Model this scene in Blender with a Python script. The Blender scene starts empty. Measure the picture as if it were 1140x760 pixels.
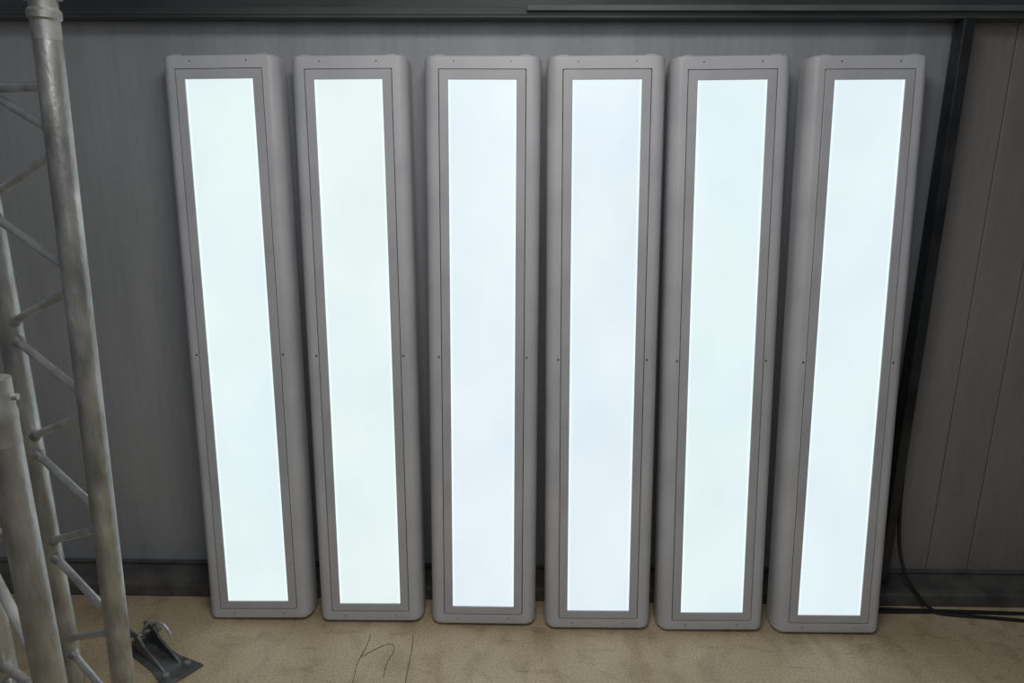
import bpy, bmesh, math, random
from mathutils import Vector, Matrix
random.seed(4)
sc=bpy.context.scene
FZ=-0.020      # floor level
WY=2.437       # wall face

# ---------------------------------------------------------------- materials
def newmat(name):
    m=bpy.data.materials.new(name); m.use_nodes=True
    nt=m.node_tree; b=nt.nodes['Principled BSDF']
    return m,nt,b
def noise_mat(name,c1,c2,scale=8,rough=.6,metal=0,bump=0.0,bscale=60,detail=6,stretch=(1,1,1),lo=.35,hi=.65,c3=None):
    m,nt,b=newmat(name); N=nt.nodes; Lk=nt.links
    tc=N.new('ShaderNodeTexCoord'); mp=N.new('ShaderNodeMapping'); mp.inputs['Scale'].default_value=stretch
    Lk.new(tc.outputs['Object'],mp.inputs['Vector'])
    n=N.new('ShaderNodeTexNoise'); n.inputs['Scale'].default_value=scale; n.inputs['Detail'].default_value=detail
    Lk.new(mp.outputs[0],n.inputs['Vector'])
    r=N.new('ShaderNodeValToRGB'); r.color_ramp.elements[0].position=lo; r.color_ramp.elements[1].position=hi
    r.color_ramp.elements[0].color=(*c1,1); r.color_ramp.elements[1].color=(*c2,1)
    if c3:
        e=r.color_ramp.elements.new(min(.99,hi+.12)); e.color=(*c3,1)
    Lk.new(n.outputs['Fac'],r.inputs[0]); Lk.new(r.outputs[0],b.inputs['Base Color'])
    b.inputs['Roughness'].default_value=rough; b.inputs['Metallic'].default_value=metal
    if bump>0:
        n2=N.new('ShaderNodeTexNoise'); n2.inputs['Scale'].default_value=bscale; n2.inputs['Detail'].default_value=4
        Lk.new(mp.outputs[0],n2.inputs['Vector'])
        bp=N.new('ShaderNodeBump'); bp.inputs['Strength'].default_value=bump; bp.inputs['Distance'].default_value=.003
        Lk.new(n2.outputs['Fac'],bp.inputs['Height']); Lk.new(bp.outputs[0],b.inputs['Normal'])
    return m

M_case=noise_mat('lacquered_casing',(.57,.58,.62),(.67,.68,.72),scale=5,rough=.45,bump=.2,bscale=140)
M_door=noise_mat('casing_door',(.51,.52,.56),(.60,.61,.65),scale=6,rough=.45,bump=.15,bscale=160)
M_gap =noise_mat('dark_gap',(.02,.02,.02),(.04,.04,.04),rough=.9)
M_screw=noise_mat('screw_steel',(.10,.10,.10),(.18,.18,.18),scale=40,rough=.4,metal=.8)
M_alu =noise_mat('worn_aluminium',(.32,.32,.31),(.58,.58,.56),scale=14,rough=.36,metal=.7,bump=.4,bscale=70,stretch=(2,2,.8),lo=.32,hi=.62,c3=(.80,.80,.78))
M_brace=noise_mat('brace_aluminium',(.45,.45,.44),(.70,.70,.68),scale=20,rough=.35,metal=.45,bump=.3,bscale=70)
M_alu2=noise_mat('dull_aluminium',(.28,.28,.27),(.52,.52,.50),scale=14,rough=.45,metal=.6,bump=.3,bscale=70)
M_steel=noise_mat('dark_steel',(.025,.028,.032),(.06,.065,.07),scale=7,rough=.35,metal=.5,bump=.2)
M_beam=noise_mat('painted_beam',(.04,.052,.052),(.08,.098,.094),scale=5,rough=.5,stretch=(.4,1,1),bump=.2)
M_lip =noise_mat('galvanised_lip',(.10,.115,.11),(.16,.18,.17),scale=6,rough=.5,stretch=(.5,1,1))
M_kerb=noise_mat('kerb_dark',(.07,.07,.07),(.14,.135,.13),scale=10,rough=.7)
M_rub =noise_mat('black_cable',(.012,.012,.013),(.025,.025,.026),rough=.5)
M_brkt=noise_mat('bracket_steel',(.10,.105,.11),(.24,.245,.25),scale=18,rough=.45,metal=.5,bump=.3)

def wall_mat(name,c1,c2,rib):
    m,nt,b=newmat(name); N=nt.nodes; Lk=nt.links
    tc=N.new('ShaderNodeTexCoord')
    mp=N.new('ShaderNodeMapping'); mp.inputs['Scale'].default_value=(3.0,1,.5); Lk.new(tc.outputs['Object'],mp.inputs[0])
    n=N.new('ShaderNodeTexNoise'); n.inputs['Scale'].default_value=2.2; n.inputs['Detail'].default_value=8; n.inputs['Roughness'].default_value=.6
    Lk.new(mp.outputs[0],n.inputs[0])
    r=N.new('ShaderNodeValToRGB'); r.color_ramp.elements[0].position=.3; r.color_ramp.elements[1].position=.7
    r.color_ramp.elements[0].color=(*c1,1); r.color_ramp.elements[1].color=(*c2,1)
    Lk.new(n.outputs['Fac'],r.inputs[0]); Lk.new(r.outputs[0],b.inputs['Base Color'])
    b.inputs['Roughness'].default_value=.5
    w=N.new('ShaderNodeTexWave'); w.bands_direction='X'; w.inputs['Scale'].default_value=9.0; w.inputs['Distortion'].default_value=0
    Lk.new(tc.outputs['Object'],w.inputs[0])
    ws=N.new('ShaderNodeMath'); ws.operation='MULTIPLY'; ws.inputs[1].default_value=rib; Lk.new(w.outputs['Fac'],ws.inputs[0])
    n2=N.new('ShaderNodeTexNoise'); n2.inputs['Scale'].default_value=90; Lk.new(tc.outputs['Object'],n2.inputs[0])
    a=N.new('ShaderNodeMath'); a.operation='MULTIPLY_ADD'; a.inputs[1].default_value=.9
    Lk.new(n2.outputs['Fac'],a.inputs[0]); Lk.new(ws.outputs[0],a.inputs[2])
    bp=N.new('ShaderNodeBump'); bp.inputs['Strength'].default_value=.45; bp.inputs['Distance'].default_value=.0025
    Lk.new(a.outputs[0],bp.inputs['Height']); Lk.new(bp.outputs[0],b.inputs['Normal'])
    return m
M_wall=wall_mat('insulated_wall_panel',(.34,.352,.375),(.45,.46,.485),.3)
M_wallR=wall_mat('insulated_wall_panel_brown',(.225,.213,.208),(.315,.30,.293),.25)  # darker, browner tone for the wall sections right of the post

def floor_mat():
    m,nt,b=newmat('chipboard_floor'); N=nt.nodes; Lk=nt.links
    tc=N.new('ShaderNodeTexCoord')
    def ramp(n,p0,p1,c0,c1):
        r=N.new('ShaderNodeValToRGB'); r.color_ramp.elements[0].position=p0; r.color_ramp.elements[1].position=p1
        r.color_ramp.elements[0].color=(*c0,1); r.color_ramp.elements[1].color=(*c1,1)
        Lk.new(n.outputs['Fac'],r.inputs[0]); return r
    def noi(s,d,st=(1,1,1)):
        mp=N.new('ShaderNodeMapping'); mp.inputs['Scale'].default_value=st; Lk.new(tc.outputs['Object'],mp.inputs[0])
        n=N.new('ShaderNodeTexNoise'); n.inputs['Scale'].default_value=s; n.inputs['Detail'].default_value=d; Lk.new(mp.outputs[0],n.inputs[0]); return n
    def mul(a,b_,f):
        mx=N.new('ShaderNodeMix'); mx.data_type='RGBA'; mx.blend_type='MULTIPLY'; mx.inputs[0].default_value=f
        Lk.new(a,mx.inputs[6]); Lk.new(b_,mx.inputs[7]); return mx.outputs[2]
    r=ramp(noi(2.5,8),.3,.7,(.54,.44,.28),(.70,.59,.40))
    n2=noi(150,3); r2=ramp(n2,.3,.6,(.60,.57,.53),(1,1,1))
    r3=ramp(noi(14,10,(1,.6,1)),.36,.50,(.72,.70,.67),(1,1,1))
    r4=ramp(noi(30,6,(.35,1,1)),.30,.40,(.60,.57,.53),(1,1,1))
    c=mul(r.outputs[0],r2.outputs[0],.75); c=mul(c,r3.outputs[0],.6); c=mul(c,r4.outputs[0],.5); Lk.new(c,b.inputs['Base Color'])
    b.inputs['Roughness'].default_value=.55
    bp=N.new('ShaderNodeBump'); bp.inputs['Strength'].default_value=.2; bp.inputs['Distance'].default_value=.001
    Lk.new(n2.outputs['Fac'],bp.inputs['Height']); Lk.new(bp.outputs[0],b.inputs['Normal'])
    return m
M_floor=floor_mat()

def lit_mat(name,col,s,seed):
    m,nt,b=newmat(name); N=nt.nodes; Lk=nt.links
    tc=N.new('ShaderNodeTexCoord')
    mp=N.new('ShaderNodeMapping'); mp.inputs['Location'].default_value=(seed*3.1,seed*1.7,seed*5.3); mp.inputs['Scale'].default_value=(1.6,1,1)
    Lk.new(tc.outputs['Object'],mp.inputs[0])
    n=N.new('ShaderNodeTexNoise'); n.inputs['Scale'].default_value=3.2; n.inputs['Detail'].default_value=2
    Lk.new(mp.outputs[0],n.inputs[0])
    # slight yellow/cyan unevenness of an ageing diffuser
    n3=N.new('ShaderNodeTexNoise'); n3.inputs['Scale'].default_value=1.6; n3.inputs['Detail'].default_value=2
    Lk.new(mp.outputs[0],n3.inputs[0])
    r=N.new('ShaderNodeValToRGB'); r.color_ramp.elements[0].position=.35; r.color_ramp.elements[1].position=.65
    r.color_ramp.elements[0].color=(col[0]-.008,col[1]-.003,col[2]+.01,1); r.color_ramp.elements[1].color=(col[0]+.012,col[1]+.006,col[2]-.016,1)
    Lk.new(n3.outputs['Fac'],r.inputs[0]); Lk.new(r.outputs[0],b.inputs['Emission Color'])
    # edge-lit LEDs: slightly brighter rim close to the frame
    sx=N.new('ShaderNodeSeparateXYZ'); Lk.new(tc.outputs['Object'],sx.inputs[0])
    ab=N.new('ShaderNodeMath'); ab.operation='ABSOLUTE'; Lk.new(sx.outputs['X'],ab.inputs[0])
    mr=N.new('ShaderNodeMapRange'); mr.inputs['From Min'].default_value=.092; mr.inputs['From Max'].default_value=.1015
    mr.inputs['To Min'].default_value=0; mr.inputs['To Max'].default_value=.16; mr.interpolation_type='SMOOTHSTEP'
    Lk.new(ab.outputs[0],mr.inputs['Value'])
    m1=N.new('ShaderNodeMath'); m1.operation='MULTIPLY_ADD'; m1.inputs[1].default_value=.14; m1.inputs[2].default_value=s-.07
    Lk.new(n.outputs['Fac'],m1.inputs[0])
    m2=N.new('ShaderNodeMath'); m2.operation='ADD'; Lk.new(m1.outputs[0],m2.inputs[0]); Lk.new(mr.outputs[0],m2.inputs[1])
    b.inputs['Base Color'].default_value=(.05,.05,.05,1); b.inputs['Roughness'].default_value=.5
    Lk.new(m2.outputs[0],b.inputs['Emission Strength'])
    return m

# ---------------------------------------------------------------- helpers
def mesh_obj(name,bm,mat,parent=None,smooth=None):
    me=bpy.data.meshes.new(name); bmesh.ops.recalc_face_normals(bm,faces=bm.faces)
    bm.to_mesh(me); bm.free()
    o=bpy.data.objects.new(name,me); sc.collection.objects.link(o)
    if mat: me.materials.append(mat)
    if parent: o.parent=parent
    if smooth is not None:
        for p in me.polygons: p.use_smooth=True
        bm2=bmesh.new(); bm2.from_mesh(me)
        for e in bm2.edges:
            if len(e.link_faces)==2 and e.calc_face_angle(0)>smooth: e.smooth=False
        bm2.to_mesh(me); bm2.free()
    return o
def add_box(bm,x0,x1,y0,y1,z0,z1):
    v=[bm.verts.new((x,y,z)) for x in (x0,x1) for y in (y0,y1) for z in (z0,z1)]
    for f in ((0,1,3,2),(4,6,7,5),(0,4,5,1),(2,3,7,6),(0,2,6,4),(1,5,7,3)):
        bm.faces.new([v[i] for i in f])
def bevel(o,w,seg=2):
    m=o.modifiers.new('b','BEVEL'); m.width=w; m.segments=seg; m.limit_method='ANGLE'
def add_tube(bm,pts,radii,seg=20,cap=True):
    pts=[Vector(p) for p in pts]; rings=[]
    up=Vector((0,0,1))
    for i,p in enumerate(pts):
        a=pts[max(i-1,0)]; b=pts[min(i+1,len(pts)-1)]
        if (b-a).length<1e-9: b=a+Vector((0,0,1))
        d=(b-a).normalized()
        ref=up if abs(d.dot(up))<.95 else Vector((1,0,0))
        u=d.cross(ref).normalized(); w=d.cross(u)
        rings.append([bm.verts.new(p+(u*math.cos(t)+w*math.sin(t))*radii[i]) for t in [2*math.pi*k/seg for k in range(seg)]])
    for a,b in zip(rings,rings[1:]):
        for k in range(seg): bm.faces.new((a[k],a[(k+1)%seg],b[(k+1)%seg],b[k]))
    if cap:
        bm.faces.new(rings[0]); bm.faces.new(rings[-1])
def empty(name,mw=None):
    e=bpy.data.objects.new(name,None); sc.collection.objects.link(e); e.empty_display_size=.2
    if mw is not None: e.matrix_world=mw
    return e
def curve_obj(name,pts,r,mat,parent=None):
    cu=bpy.data.curves.new(name,'CURVE'); cu.dimensions='3D'; cu.bevel_depth=r; cu.bevel_resolution=4; cu.resolution_u=10
    sp=cu.splines.new('NURBS'); sp.points.add(len(pts)-1); sp.order_u=4; sp.use_endpoint_u=True
    for i,p in enumerate(pts): sp.points[i].co=(*p,1)
    o=bpy.data.objects.new(name,cu); sc.collection.objects.link(o); cu.materials.append(mat)
    if parent: o.parent=parent
    return o

# ---------------------------------------------------------------- room
bm=bmesh.new(); add_box(bm,-4,4,-3.0,WY+.1,FZ-.1,FZ); mesh_obj('floor',bm,M_floor)
bm=bmesh.new()
edges=[-4,-2.62,-1.52,1.335]
for a,b in zip(edges,edges[1:]): add_box(bm,a+.001,b-.001,WY,WY+.06,FZ,2.9)
w=mesh_obj('wall_back',bm,M_wall); bevel(w,.003)
bm=bmesh.new()
for a,b in zip([1.335,1.49,1.64,2.7],[1.49,1.64,2.7,4]): add_box(bm,a+.0012,b-.0012,WY,WY+.06,FZ,2.9)
w2=mesh_obj('wall_back_right',bm,M_wallR); bevel(w2,.003)
bm=bmesh.new(); add_box(bm,-4,4,WY+.06,WY+.1,FZ,2.9); mesh_obj('wall_backing',bm,M_gap)

bm=bmesh.new(); add_box(bm,-4,4,2.295,WY,FZ,.030); add_box(bm,-4,4,2.42,WY,.030,.045)
k=mesh_obj('baseboard_back',bm,M_kerb); bevel(k,.006)

# steel purlin running across the top
e=empty('steel_beam')
bm=bmesh.new()
BZ=1.912
add_box(bm,-4,4,2.36,WY,BZ,BZ+.008)
add_box(bm,-4,4,2.36,2.368,BZ+.008,BZ+.030)
add_box(bm,-4,4,2.425,WY,BZ+.008,BZ+.22)
add_box(bm,-4,4,2.36,WY,BZ+.212,BZ+.22)
add_box(bm,-4,4,2.36,2.368,BZ+.19,BZ+.212)
b1=mesh_obj('channel',bm,M_beam,e); bevel(b1,.002)
bm=bmesh.new(); add_box(bm,.0,4,2.345,2.359,BZ+.018,BZ+.034)
b2=mesh_obj('lip_strip',bm,M_lip,e); bevel(b2,.002)

# vertical steel post on the wall
bm=bmesh.new()
add_box(bm,1.280,1.335,2.405,2.412,FZ,BZ)
add_box(bm,1.280,1.287,2.36,2.405,FZ,BZ)
add_box(bm,1.280,1.312,2.353,2.36,FZ,BZ)
add_box(bm,1.328,1.335,2.412,WY,FZ,BZ)
p=mesh_obj('steel_post',bm,M_steel); bevel(p,.002)

# ---------------------------------------------------------------- light panels
W=.352; L=1.815; B0=-.010; D=.092
def rloop(bm,hw,z0,z1,r,y,n=6):
    vs=[]
    for (cx,cz,a0) in ((hw-r,z1-r,0),(-hw+r,z1-r,90),(-hw+r,z0+r,180),(hw-r,z0+r,270)):
        for i in range(n+1):
            a=math.radians(a0+90*i/n)
            vs.append(bm.verts.new((cx+r*math.cos(a),y,cz+r*math.sin(a))))
    return vs
def bridge(bm,a,b):
    n=len(a)
    for i in range(n): bm.faces.new((a[i],a[(i+1)%n],b[(i+1)%n],b[i]))
PX=.1315; PZ0=.026; PZ1=1.776
LW=.1018; LZ0=.055; LZ1=.055+1.690
def make_panel(x,y,lean,rr,col,s,seed):
    up=Vector((math.sin(rr),math.sin(lean)*math.cos(rr),math.cos(lean)*math.cos(rr)))
    rt=Vector((math.cos(rr),-math.sin(rr)*math.sin(lean),-math.sin(rr)*math.cos(lean)))
    nn=up.cross(rt)
    mw=Matrix(((rt.x,nn.x,up.x,x),(rt.y,nn.y,up.y,y),(rt.z,nn.z,up.z,0),(0,0,0,1)))
    e=empty('led_light_panel',mw)
    bm=bmesh.new(); loops=[]
    loops.append(rloop(bm,PX,PZ0,PZ1,.002,.010))
    loops.append(rloop(bm,PX,PZ0,PZ1,.002,.0))
    n=9
    for i in range(n+1):
        t=i/n; a=t*math.pi/2
        hw=W/2-.030*(1-math.sin(a)); dd=.046*(1-math.cos(a))
        ez=.006*(1-math.sin(min(a*2.2,math.pi/2)))
        loops.append(rloop(bm,hw,B0+ez,L-ez,.012,dd))
    loops.append(rloop(bm,W/2,B0,L,.013,D-.006))
    loops.append(rloop(bm,W/2-.006,B0+.006,L-.006,.010,D))
    for a,b in zip(loops,loops[1:]): bridge(bm,a,b)
    bm.faces.new(loops[0]); bm.faces.new(loops[-1])
    mesh_obj('casing',bm,M_case,e,smooth=math.radians(40))
    bm=bmesh.new(); g=.0022
    o0=rloop(bm,PX-g,PZ0+g,PZ1-g,.003,.0095); o1=rloop(bm,PX-g,PZ0+g,PZ1-g,.003,-.001)
    o2=rloop(bm,PX-g-.0015,PZ0+g+.0015,PZ1-g-.0015,.002,-.0025)
    i2=rloop(bm,LW+.0015,LZ0-.0015,LZ1+.0015,.002,-.0025)
    i1=rloop(bm,LW,LZ0,LZ1,.0015,-.001); i0=rloop(bm,LW,LZ0,LZ1,.0015,.0095)
    for a,b in ((o0,o1),(o1,o2),(o2,i2),(i2,i1),(i1,i0),(i0,o0)): bridge(bm,a,b)
    mesh_obj('door_frame',bm,M_door,e,smooth=math.radians(30))
    bm=bmesh.new()
    a=rloop(bm,PX-.0001,PZ0+.0001,PZ1-.0001,.002,.0050); b=rloop(bm,PX-g-.0002,PZ0+g+.0002,PZ1-g-.0002,.002,.0050)
    bridge(bm,a,b); mesh_obj('door_seam',bm,M_gap,e)
    bm=bmesh.new(); add_box(bm,-LW+.0003,LW-.0003,.001,.008,LZ0+.0003,LZ1-.0003)
    mesh_obj('lit_diffuser',bm,lit_mat('diffuser_glow',col,s,seed),e)
    bm=bmesh.new()
    for zz,sgn in ((B0,-1),(L,1)):
        for xx in (-.128,.128):
            lo,hi=sorted((zz-sgn*.004,zz+sgn*.003))
            add_box(bm,xx-.014,xx+.014,.010,.034,lo,hi)
    t=mesh_obj('end_tabs',bm,M_case,e); bevel(t,.002)
    bm=bmesh.new()
    for xx in (-.1385,.1385):
        add_tube(bm,[(xx,-.0007,.905),(xx,.004,.905)],[.0032,.0032],12)
    for zz in (.010,L-.018):
        for xx in (-.085,.085):
            add_tube(bm,[(xx,-.0006,zz),(xx,.004,zz)],[.0022,.0022],12)
    mesh_obj('screws',bm,M_screw,e)
    return e
PP=[[-0.8927,2.1641,0.0919,-0.015],[-0.5113,2.159,0.0951,-0.0112],[-0.13,2.1509,0.0974,-0.0001],
    [0.2537,2.1363,0.098,-0.0085],[0.6299,2.1348,0.0988,-0.0136],[1.0139,2.1289,0.0961,-0.0072]]
COL=[(.785,.92,.94),(.795,.925,.93),(.785,.90,.955),(.775,.895,.945),(.775,.915,.95),(.78,.91,.955)]
for i,(q,c) in enumerate(zip(PP,COL)): make_panel(*q,c,.965,i+1)

# ---------------------------------------------------------------- truss
def make_truss(name,chords,z0,z1,period,faces,leans,rc=.025,rb=.009,hz=(),gap=.028,zp=1.15,cs=1.0):
    e=empty(name)
    def P(c,z):
        x,y=chords[c]; return Vector((x+leans[c]*(z-zp),y,z))
    bm=bmesh.new()
    for c in range(len(chords)):
        add_tube(bm,[P(c,z0+.07),P(c,z1-.07)],[rc,rc],28)
    mesh_obj('chords',bm,M_alu,e,smooth=math.radians(40))
    bm=bmesh.new()
    for c in range(len(chords)):
        for (za,zb,s) in ((z0,z0+.10,1),(z1,z1-.10,-1)):
            add_tube(bm,[P(c,za),P(c,za+s*.045),P(c,za+s*.05),P(c,za+s*.062),P(c,za+s*.066),P(c,zb)],[rc,rc,rc*1.02+.004*cs,rc*1.02+.004*cs,rc*1.02,rc*1.02],28)
            pz=P(c,za+s*.028); add_tube(bm,[pz+Vector((-rc*1.3,-.004,0)),pz+Vector((rc*1.3,.004,0))],[.005,.005],12)
    mesh_obj('couplers',bm,M_alu2,e,smooth=math.radians(40))
    bm=bmesh.new(); wl=bmesh.new()
    for (a,b,ph) in faces:
        z=z0+.10+ph; k=0
        while z+period/2<z1-.05:
            A,B=(a,b) if k%2==0 else (b,a)
            p=P(A,z+gap); q=P(B,z+period/2)
            add_tube(bm,[p,q],[rb,rb],14)
            for (pt,o) in ((p,q),(q,p)):
                d=(o-pt).normalized()
                add_tube(wl,[pt+d*(rc*.9),pt+d*(rc+.012)],[rb*1.6,rb*1.02],14)
            z+=period/2; k+=1
        for zz in hz:
            add_tube(bm,[P(a,zz),P(b,zz)],[rb,rb],14)
    mesh_obj('braces',bm,M_brace,e,smooth=math.radians(40))
    mesh_obj('welds',wl,M_alu2,e,smooth=math.radians(40))
    return e
A=(-.910,1.455); B=(-1.140,1.570)
make_truss('aluminium_truss',[A,B],FZ,1.84,.27,[(0,1,.115)],(.036,.0),hz=(.10,1.66))
T=(-.757,.988); U=(-1.03,1.23); V=(-1.10,.86)
make_truss('aluminium_truss',[T,U,V],FZ,1.235,.30,[(0,1,0),(1,2,0.03)],(0,0,0),hz=(.10,),cs=.2,rc=.023)

# ---------------------------------------------------------------- steel base bracket on the floor
e=empty('steel_bracket',Matrix.Translation((-1.15,1.97,FZ))@Matrix.Rotation(math.radians(-35),4,'Z'))
bm=bmesh.new()
vs=[(-.12,-.045),(.05,-.045),(.15,-.065),(.15,.065),(.05,.045),(-.12,.045)]      # flared foot plate
a=[bm.verts.new((x,y,0)) for x,y in vs]; b=[bm.verts.new((x,y,.009)) for x,y in vs]
bm.faces.new(a); bm.faces.new(b)
for i in range(6): bm.faces.new((a[i],a[(i+1)%6],b[(i+1)%6],b[i]))
for yy in (-.030,.022):                                                           # two gussets
    vs=[(-.11,.008),(.09,.008),(.06,.022),(-.02,.05),(-.05,.075),(-.11,.075)]
    a=[bm.verts.new((x,yy,z)) for x,z in vs]; b=[bm.verts.new((x,yy+.008,z)) for x,z in vs]
    bm.faces.new(a); bm.faces.new(b)
    for i in range(6): bm.faces.new((a[i],a[(i+1)%6],b[(i+1)%6],b[i]))
o=mesh_obj('plate',bm,M_brkt,e); bevel(o,.0015)
bm=bmesh.new(); add_tube(bm,[(-.08,-.048,.052),(-.08,.048,.052)],[.009,.009],16)
add_tube(bm,[(-.08,-.056,.052),(-.08,-.042,.052)],[.017,.017],6); add_tube(bm,[(-.08,.042,.052),(-.08,.056,.052)],[.017,.017],6)
for xx in (.115,):
    for yy in (-.035,.035): add_tube(bm,[(xx,yy,.009),(xx,yy,.020)],[.010,.010],6)
mesh_obj('bolts',bm,M_alu2,e,smooth=math.radians(40))
curve_obj('handle',[(-.08,0,.05),(-.05,0,.11),(-.01,.02,.13),(.03,.03,.11),(.04,.03,.08)],.0045,M_brace,e)

# ---------------------------------------------------------------- cables
e=empty('power_cable'); f=FZ+.006
curve_obj('strand_1',[(1.325,2.40,.62),(1.33,2.39,.3),(1.325,2.34,.14),(1.36,2.28,.06),(1.42,2.25,f),(1.5,2.24,f),(1.72,2.22,f),(2.1,2.15,f)],.006,M_rub,e)
curve_obj('strand_2',[(1.15,2.26,f),(1.3,2.25,f),(1.45,2.27,f),(1.7,2.25,f),(2.2,2.26,f)],.006,M_rub,e)
curve_obj('strand_3',[(1.2,2.275,f),(1.4,2.262,f),(1.6,2.272,f),(2.2,2.23,f)],.005,M_rub,e)
e=empty('loose_wire'); g=FZ+.001
curve_obj('strand_1',[(-.50,2.10,g),(-.50,2.02,g),(-.53,1.95,g),(-.50,1.88,g),(-.52,1.75,g)],.0008,M_rub,e)
curve_obj('strand_2',[(-.36,2.10,g),(-.345,2.0,g),(-.36,1.9,g),(-.34,1.75,g)],.0008,M_rub,e)
curve_obj('strand_3',[(-.51,1.99,g),(-.46,2.04,g),(-.42,2.07,g),(-.40,2.02,g),(-.43,1.96,g),(-.42,1.90,g)],.0007,M_rub,e)

# ---------------------------------------------------------------- lights
def area(name,loc,rot,size,energy,col,sy=None):
    l=bpy.data.lights.new(name,'AREA'); l.energy=energy; l.color=col; l.size=size
    if sy: l.shape='RECTANGLE'; l.size_y=sy
    o=bpy.data.objects.new(name,l); sc.collection.objects.link(o); o.location=loc; o.rotation_euler=[math.radians(a) for a in rot]; return o
area('floor_fill_light',(.0,1.05,2.6),(4,0,0),.8,14,(1,.96,.89),.5)  # unseen overhead fill, added to brighten the floor
area('wall_fill_light',(.0,-.1,2.3),(62,0,0),1.0,7,(.94,.965,1),.8)  # second soft fill added by the camera to light the wall
w=bpy.data.worlds.new('World'); sc.world=w; w.use_nodes=True
bg=w.node_tree.nodes['Background']; bg.inputs[0].default_value=(.82,.89,1,1); bg.inputs[1].default_value=.08

# ---------------------------------------------------------------- camera
pitch,yaw,roll=.2671,.0169,.0035
cp,sp=math.cos(pitch),math.sin(pitch)
R=Matrix(((1,0,0),(0,-sp,-cp),(0,cp,-sp)))
Y=Matrix(((math.cos(yaw),math.sin(yaw),0),(-math.sin(yaw),math.cos(yaw),0),(0,0,1)))
Q=Matrix(((math.cos(roll),-math.sin(roll),0),(math.sin(roll),math.cos(roll),0),(0,0,1)))
C=Q@R@Y
mw=Matrix(((C[0][0],-C[1][0],-C[2][0],0),(C[0][1],-C[1][1],-C[2][1],0),(C[0][2],-C[1][2],-C[2][2],1.5665),(0,0,0,1)))
cam=bpy.data.cameras.new('camera'); co=bpy.data.objects.new('camera',cam); sc.collection.objects.link(co)
co.matrix_world=mw; cam.sensor_width=36; cam.lens=823/1140*36; cam.clip_start=.02
sc.camera=co
sc.view_settings.view_transform='Standard'; sc.view_settings.look='None'
